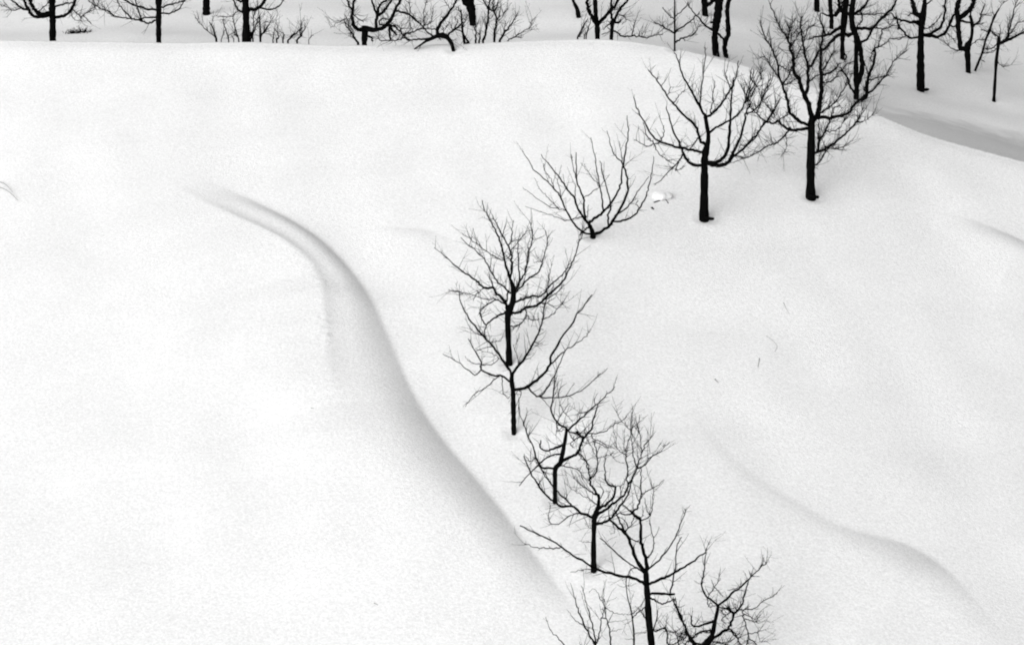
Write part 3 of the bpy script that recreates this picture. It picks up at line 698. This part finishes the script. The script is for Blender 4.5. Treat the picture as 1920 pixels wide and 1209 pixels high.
N_ = [dict(a('1240,1130 1248,1000 1242,900 1240,800 1240,650 1245,500 1235,400 1205,320 1190,200 1195,100 1210,0', 56, 60), W=[10, 8.6, 10, 9, 8.2, 8.6, 9.4, 10, 10, 9.6, 9.6]), a('1245,960 1285,890 1310,780 1310,680 1290,560 1270,480 1245,400', 60, 48), a('1290,1145 1350,1100 1365,1020 1365,940 1385,860 1420,780 1445,690 1450,590 1430,570 1500,530 1570,490', 42, 12, 'g'),
  a('1225,370 1160,400 1080,390 1000,430 920,520 880,560 820,590 740,740', 42, 22), a('1240,325 1330,325 1430,320 1500,240 1570,170 1640,110 1700,0', 32, 24), a('1290,485 1370,440 1400,380 1430,320', 25, 24), a('1205,155 1270,130 1330,80 1380,0', 32, 24), a('1440,320 1560,330 1640,300', 16, 10), a('1540,335 1520,440 1490,530', 14, 9), a('1205,170 1300,165 1420,165 1570,150', 18, 10), a('1245,1080 1180,1000 1150,900 1100,820 1060,770', 26, 16), a('1370,910 1470,890 1580,860', 14, 8), a('1080,800 1130,740 1220,690', 12, 9), a('1230,830 1170,845', 16, 10), a('1380,860 1330,700', 14, 9), a('1300,150 1310,240 1250,300', 22, 12), a('1160,170 1180,90 1100,0', 30, 24), a('1430,590 1400,690', 14, 8), a('1330,1020 1360,960', 16, 12)]
N2_ = [dict(a('1085,670 1085,500 1090,400 1108,200 1118,100 1130,0', 48, 60), W=[8.6, 7.6, 9, 11.5, 10.6, 10]), a('1100,330 1060,310 960,380 900,400 780,420 690,450', 42, 10), a('1110,160 1050,130 1000,180 850,160', 40, 14), a('1060,130 1045,50 1040,0', 34, 30), a('1090,600 1130,640 1110,700', 20, 14), a('980,370 930,400', 22, 14), a('1110,200 1080,80 1100,0', 20, 18), a('900,400 870,330', 24, 14)]
N3_ = [dict(a('960,330 962,200 950,100 945,0', 46, 46), W=[7.6, 7.4, 7.4, 7.4]), a('960,190 1010,150 1060,60', 24, 16)]
N4_ = [dict(a('795,120 795,60 795,0', 56, 56), W=[10, 9.4, 9.2]), a('795,115 830,180 835,290 790,240', 18, 12, ''), a('790,125 740,160', 16, 9)]
f = Frame(1660, 0, 6.046)
O_ = [dict(f('400,1032 400,800 400,600 402,450 405,350 415,250 432,150 445,50 445,0', 86, 40), W=[14.4, 13, 12, 11.4, 10.8, 11.6, 9.8, 7.6, 6.6]), f('395,425 300,430 240,405 195,345 155,300 130,220 120,200', 24, 18), f('150,310 140,340', 18, 14), f('330,250 300,255 200,235 110,210', 30, 18), f('395,290 330,250', 26, 24), f('420,205 340,150 320,60 305,0', 58, 40), f('340,130 260,180', 17, 13), f('410,400 500,385 580,350 630,310 660,240 675,130 685,0', 32, 20), f('415,395 530,415 610,415 680,370 720,300 750,220 800,150 840,60', 40, 24), f('450,60 520,10', 18, 12), f('110,210 60,150 0,200 -60,220', 14, 8), f('240,405 160,450 60,440 0,500', 12, 7), f('450,330 530,290 600,220 640,150', 12, 8), f('680,120 650,60', 26, 14), f('690,370 760,440 800,480', 10, 6), f('195,345 110,290 0,330', 10, 7), f('405,1020 450,1021 490,1016', 48, 26, 'rn')]  # last stroke stands in for the shaded gap right of the trunk foot
P_ = [dict(f('940,835 937,700 930,600 930,520 970,450 985,350 980,250 960,180', 50, 34), W=[8.6, 8.4, 11, 11, 6.2, 5.4, 6.6, 5]), f('915,560 850,540 840,420 825,320 820,200 810,100 830,0', 48, 100), f('870,555 820,580', 30, 14), f('830,210 920,150 980,80 1010,0', 52, 48), f('835,240 960,260 1000,270', 27, 20), f('985,310 1060,240 1100,130 1130,60', 22, 13), f('965,520 1040,460 1120,460', 10, 7), f('1020,280 1120,270', 16, 12), f('1090,170 1200,180', 10, 7), f('960,190 970,80 1030,-10', 16, 10), f('820,580 740,540 660,460', 9, 6), f('815,300 740,300 720,240', 20, 10)]
Q2_ = [dict(f('1020,800 1060,700 1100,600 1140,450 1180,360 1200,290 1240,190 1290,100', 25, 14), W=[4.6, 4.4, 4, 3.8, 5.4, 4, 4, 2.6]), f('1180,365 1080,340', 12, 8), f('1185,355 1250,410', 12, 8), f('1240,180 1210,140', 12, 7), f('1110,610 1200,590', 8, 6), f('1220,230 1320,60 1400,0', 9, 6), f('1070,680 1130,700', 7, 5)]
Q_ = [dict(f('1230,1145 1245,900 1258,700 1275,560 1285,480 1285,430', 36, 40), W=[6, 4.8, 5.6, 5.4, 6.4, 6]), f('1290,500 1370,450 1400,400', 62, 34), f('1395,405 1420,300 1450,130 1490,0', 14, 8), f('1380,460 1470,420 1540,380 1600,350 1680,290', 32, 14), f('1272,545 1200,590 1140,600', 11, 8), f('1275,500 1190,560 1120,560', 13, 9), f('1285,435 1230,380 1205,350', 13, 9), f('1410,390 1500,270 1570,240', 12, 7), f('1385,410 1400,260 1440,200', 11, 7), f('1540,380 1600,280', 12, 8), f('1300,440 1300,280', 10, 7), f('1260,700 1340,760 1440,730', 7, 4)]

ROW = 'bare trees in the row down the slope'
BACK = 'bare trees beyond the crest'
SHR = 'leafless shrubs behind the crest'
tree = 'tree'; shrub = 'shrub'
# the row on the slope
build_tree('bare_tree', 'bare tree with rounded cup shaped crown right of the low bush', tree, T1, seed=11, group=ROW, thick=1.08, twig=0.8)
build_tree('bare_tree', 'tall dense bare tree highest in the row, just below the crest', tree, T2, seed=12, group=ROW, thick=1.12, twig=2.3)
build_tree('bare_bush', 'low leafless bush with stems fanning straight out of the snow', 'bush', BUSH, seed=13, twig=0.22, main='stem', spread=0.6, thick=0.78)
build_tree('bare_tree', 'bushy headed small tree just above the wide open crowned tree', tree, T3, seed=14, group=ROW, twig=1.05, thick=1.15)
build_tree('bare_tree', 'thin tree with wide open arching crown, at the middle of the slope', tree, T4, seed=15, group=ROW, twig=0.45)
build_tree('bare_tree', 'small knotty crooked tree between open crowned tree and bundled crown tree', tree, T5, seed=16, group=ROW, twig=0.75, thick=1.15)
build_tree('bare_tree', 'bare tree with straight trunk and tall bundle of shoots on its right', tree, T6, seed=17, group=ROW, twig=0.9, thick=1.15)
build_tree('bare_tree', 'tall tree at bottom with long low limb reaching left past another trunk', tree, T7, seed=18, group=ROW, twig=0.45, thick=1.15)
build_tree('bare_bush', 'leafless bush of thin upright stems cut off by the bottom edge', 'bush', T8, seed=19, twig=0.28, main='stem', spread=0.5)
build_tree('young_tree', 'single thin upright whip beside the tall bottom tree', tree, T8B, seed=20, group=ROW, twig=0.5)
build_tree('bare_tree', 'knotty crooked tree lowest on the right, leaning over the bottom edge', tree, T9, seed=21, group=ROW, twig_len=0.6, twig=1.3, thick=1.15)
# beyond the crest
build_tree('bare_tree', 'thick tree with drooping looped limbs at far left beyond crest', tree, A_, push=0.45, seed=31, group=BACK, thick=1.04, twig=1.20)
build_tree('bare_tree', 'slim trunk tree with long thin limb sweeping left along crest', tree, B_, push=0.35, seed=32, group=BACK, thick=1.04, twig=1.05)
build_tree('bare_tree', 'plain trunk standing further back, no branches in view, between two crest trees', tree, C_, seed=33, group=BACK, thick=1.04)
build_tree('bare_tree', 'crest tree with one thick limb curling right, shrub stems at its foot', tree, D_, push=0.4, seed=34, group=BACK, thick=1.04, twig=0.90)
build_tree('bare_shrub', 'thin shrub stems left of the curling limbed crest tree', shrub, SH1, push=0.5, seed=35, group=SHR, main='stem', twig=1.20, well=False)
build_tree('bare_shrub', 'shrub stems and tufts right of the curling limbed crest tree', shrub, SH2, push=0.5, seed=36, group=SHR, main='stem', twig=1.80, well=False)
build_tree('bare_tree', 'short trunked tree with wide black limbs rising from low fork on crest', tree, E_, push=0.3, seed=37, group=BACK, thick=1.04, twig=1.35)
build_tree('leaning_tree', 'low arched tree bent down to the snow at the crest', tree, F_, seed=38, group=BACK, thick=1.04, twig=1.05, floor=False, spread=.3)
build_tree('bare_tree', 'very thick dark trunk behind the crest shrub, widening upward', tree, G_, seed=39, group=BACK, thick=1.04)
build_tree('bare_shrub', 'shrub of many upright stems in front of very thick trunk', shrub, SH3, push=0.4, seed=40, group=SHR, main='stem', twig=1.50, well=False)
build_tree('bare_tree', 'short leaning trunk foot left of the forked twin trees', tree, J_, seed=41, group=BACK, thick=1.04)
build_tree('bare_tree', 'three way forked tree on highest part of the crest', tree, H_, push=0.35, seed=42, group=BACK, thick=1.04, twig=0.75)
build_tree('bare_shrub', 'few grey shrub stems left of the three way forked tree', shrub, SH4, push=0.6, seed=43, group=SHR, main='stem', twig=0.90, well=False)
build_tree('bare_tree', 'thinner forked tree right beside the three way forked tree', tree, I_, push=0.3, seed=44, group=BACK, thick=1.04, twig=1.20)
build_tree('young_tree', 'thin straight sapling alone on the crest with paired side shoots', tree, K_, seed=45, group=BACK, thick=1.04, twig=0.75)
build_tree('bare_tree', 'twin stemmed dark tree right of the sapling, stems joined by short limb', tree, M_, seed=46, group=BACK, thick=1.04, twig=0.75)
build_tree('bare_tree', 'dark trunk behind the left side of the twin stemmed tree', tree, M2_, seed=47, group=BACK, thick=1.04, twig=0.75)
build_tree('bare_tree', 'multi stemmed dark tree right behind the tall dense tree', tree, N_, seed=48, group=BACK, thick=1.04, twig=1.80)
build_tree('bare_tree', 'dark upright trunk behind left side of the multi stemmed tree', tree, N2_, seed=49, group=BACK, thick=1.04, twig=1.50)
build_tree('bare_tree', 'narrow trunk, second from left of those behind the dense tree', tree, N3_, seed=50, group=BACK, thick=1.04, twig=0.90)
build_tree('bare_tree', 'farthest trunk ending above the left half of the dense tree', tree, N4_, seed=51, group=BACK, thick=1.04, twig=0.90)
build_tree('bare_tree', 'tree with thick straight trunk and looped limbs above the grey path', tree, O_, seed=52, group=BACK, thick=1.04, twig=1.50)
build_tree('bare_tree', 'heavy forked dark tree between looped limbs tree and thin trunk tree', tree, P_, seed=53, group=BACK, thick=1.04, twig=1.50)
build_tree('young_tree', 'thin leaning sapling left of the thin trunked tree at far right', tree, Q2_, seed=54, group=BACK, thick=1.04, twig=1.20)
build_tree('bare_tree', 'thin trunked tree with right leaning head at far right', tree, Q_, seed=55, group=BACK, thick=1.04, twig=1.50)

# a small clump showing through the snow beyond the first crest tree
def clump(u, v, seed):
    rnd = random.Random(seed)
    bx, by = hit(u, v)
    V, Fc = [], []
    for i in range(150):
        p = np.array([bx + rnd.gauss(0, .16), by + rnd.gauss(0, .14), gz(bx, by) - .03])
        grow(rnd, p, np.array([rnd.gauss(0, 1), rnd.gauss(0, 1), rnd.uniform(.1, 1.0)]), rnd.uniform(.08, .26), rnd.uniform(.009, .018), V, Fc, up=0, wob=.4, seg=3)
    root = thing('snowed_in_bush', 'small dark tuft of bush poking from snow behind leftmost crest tree', 'bush', (bx, by, gz(bx, by)))
    o = mesh_obj('twigs', V, Fc, M_TWIG, root, origin=(bx, by, gz(bx, by)))
    o['kind'] = 'stuff'
clump(149, 62, 3)

# ------------------------------------------------------------------ the ground sheet
def ground_sheet():
    step = 0.06
    xs = list(np.arange(-13.5, 15.5, step)); ys = list(np.arange(30.5, 61.5, step))
    def grow_axis(v0, sgn, lim):
        out = []; s = step
        while abs(v0) < lim:
            s *= 1.22
            v0 = v0 + sgn * s
            out.append(v0)
        return out
    xs = grow_axis(xs[0], -1, 700)[::-1] + xs + grow_axis(xs[-1], 1, 700)
    lo_ = []; s = step; v = ys[0]
    while v > -250:
        s *= 1.22; v -= s; lo_.append(v)
    ys = lo_[::-1] + ys + grow_axis(ys[-1], 1, 1500)
    X, Y = np.meshgrid(np.array(xs), np.array(ys))
    Z = with_wells(X, Y)
    nx, ny = len(xs), len(ys)
    co = np.empty((nx * ny, 3), np.float32)
    co[:, 0] = X.ravel(); co[:, 1] = Y.ravel(); co[:, 2] = Z.ravel()
    idx = np.arange(nx * ny).reshape(ny, nx)
    q = np.stack([idx[:-1, :-1], idx[:-1, 1:], idx[1:, 1:], idx[1:, :-1]], -1).reshape(-1, 4)
    me = bpy.data.meshes.new('ground')
    me.vertices.add(len(co)); me.vertices.foreach_set('co', co.ravel())
    me.loops.add(q.size); me.loops.foreach_set('vertex_index', q.ravel().astype(np.int32))
    me.polygons.add(len(q)); me.polygons.foreach_set('loop_start', np.arange(0, q.size, 4, dtype=np.int32))
    me.polygons.foreach_set('loop_total', np.full(len(q), 4, np.int32))
    me.polygons.foreach_set('use_smooth', np.ones(len(q), bool))
    me.update(calc_edges=True)
    me.materials.append(M_SNOW)
    o = bpy.data.objects.new('ground', me)
    COL.objects.link(o)
    o['kind'] = 'structure'
    o['label'] = 'snow covered slope with wind drifts and a crest'
ground_sheet()

# ------------------------------------------------------------------ the trodden path beyond the crest on the right
def path():
    far = [(1560, 170), (1640, 190), (1720, 203), (1800, 215), (1860, 226), (1920, 240), (2000, 262), (2150, 310)]
    V, Fc = [], []
    n = 60; m = 14
    fu = np.linspace(1560, 2150, n)
    fv = np.interp(fu, [q[0] for q in far], [q[1] for q in far])
    for i in range(n):
        hx, hy = hit(fu[i], fv[i] + 2.0 * math.sin(0.5 * i) * math.sin(0.17 * i + 1))
        yc = float(np.interp(hx, CREST[:, 0], CREST[:, 1])) + 0.25
        hy = max(hy, yc + 0.4)
        for j in range(m):
            y = yc + (hy - yc) * j / (m - 1)
            V.append((hx, y, gz(hx, y) + (0.035, 0.015, -0.04)[max(0, j - m + 3)]))
    for i in range(n - 1):
        for j in range(m - 1):
            a_ = i * m + j
            Fc.append((a_, a_ + m, a_ + m + 1, a_ + 1))
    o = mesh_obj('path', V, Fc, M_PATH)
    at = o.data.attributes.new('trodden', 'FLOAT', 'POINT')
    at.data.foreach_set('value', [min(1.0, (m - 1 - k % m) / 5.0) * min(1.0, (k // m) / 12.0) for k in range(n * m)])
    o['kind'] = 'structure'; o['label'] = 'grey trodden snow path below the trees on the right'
path()

# ------------------------------------------------------------------ small things lying on the snow
def twig_or_mark_on_snow(name, label, pts, w, mat=M_TWIG, lift=0.004, cat='twig', group='twigs lying on the snow'):
    P = []
    for u, v in pts:
        x, y = hit(u, v)
        P.append((x, y, float(with_wells(np.array([x]), np.array([y]))[0]) + lift))
    P = catmull(np.array(P), 4)
    V, Fc = [], []
    r = 0.5 * w * P[0][1] / cp / F
    tube(P, np.linspace(r, r * .5, len(P)), 5, V, Fc)
    o = mesh_obj(name, V, Fc, mat, origin=tuple(P[0]))
    o.location = tuple(P[0])
    o['label'] = label; o['category'] = cat
    if group: o['group'] = group
twig_or_mark_on_snow('twig_or_hollow', 'short strip standing in for a shaded dent, upper of two bits right of the tree row', [(1469, 568), (1473, 577), (1479, 588)], 1.4, M_DRY)  # this and the next three put the shade of dents into grey strips
twig_or_mark_on_snow('twig_or_hollow', 'bent thin strip standing in for a shaded dent below the short upper one', [(1437, 630), (1450, 640), (1457, 650), (1452, 660)], 1.2, M_DRY)
twig_or_mark_on_snow('twig_or_hollow', 'faint upright twig lying beside the bent thin twig', [(1424, 672), (1421, 690)], 1.6, M_DRY)
twig_or_mark_on_snow('twig_or_hollow', 'small dark speck of twig above the start of right crease', [(1340, 711), (1347, 718)], 3.0, M_DRY)
twig_or_mark_on_snow('twig_or_hollow', 'tiny dark speck on the smooth snow left of the long drift', [(583, 765), (589, 766)], 2.2, M_DRY)
twig_or_mark_on_snow('twig_or_hollow', 'tiny speck low on the snow below the long drift', [(701, 1130), (709, 1134)], 2.4, M_DRY)
twig_or_mark_on_snow('twig_or_hollow', 'black bit standing in for the shaded hollow under the snow lump beside the bush', [(1222, 390), (1226, 393)], 5.0)  # this and the next put the shade under the lump into black pieces
twig_or_mark_on_snow('twig_or_hollow', 'curved dark strip standing in for the shaded hollow of the snow lump beside the bush', [(1226, 380), (1236, 377), (1246, 374), (1250, 377), (1253, 382)], 3.2)
twig_or_mark_on_snow('grass_stem', 'upper of two bent dry grass stems at left edge', [(-25, 352), (-8, 345), (6, 347), (16, 355), (24, 364)], 1.6, M_DRY, .05, 'grass', 'bent grass stems')
twig_or_mark_on_snow('grass_stem', 'lower of two bent dry grass stems at left edge', [(-25, 362), (-8, 355), (8, 358), (22, 368), (34, 380)], 1.6, M_DRY, .05, 'grass', 'bent grass stems')

def snow_lump(u, v):
    x, y = hit(u, v)
    z = gz(x, y)
    rnd = random.Random(4)
    V, Fc = [], []
    nu, nv = 22, 10
    for j in range(nv + 1):
        ph = math.pi * j / nv
        for i in range(nu):
            th = 2 * math.pi * i / nu
            r = 1 + .12 * math.sin(3 * th + 1) * math.sin(ph) + .08 * math.sin(5 * th + 2 * ph)
            V.append((.24 * r * math.sin(ph) * math.cos(th), .17 * r * math.sin(ph) * math.sin(th), .10 * r * math.cos(ph) + .03 + .02 * math.sin(9 * th + 6 * ph) * math.sin(ph)))
    for j in range(nv):
        for i in range(nu):
            i2 = (i + 1) % nu
            Fc.append((j * nu + i, (j + 1) * nu + i, (j + 1) * nu + i2, j * nu + i2))
    o = mesh_obj('snow_lump', V, Fc, M_SNOW)
    o.location = (x, y, z)
    o['label'] = 'white lump of fallen snow between the bush and cup crowned tree'; o['category'] = 'snow lump'
snow_lump(1240, 370)

for r in REPORT: print('LOOSE', r)
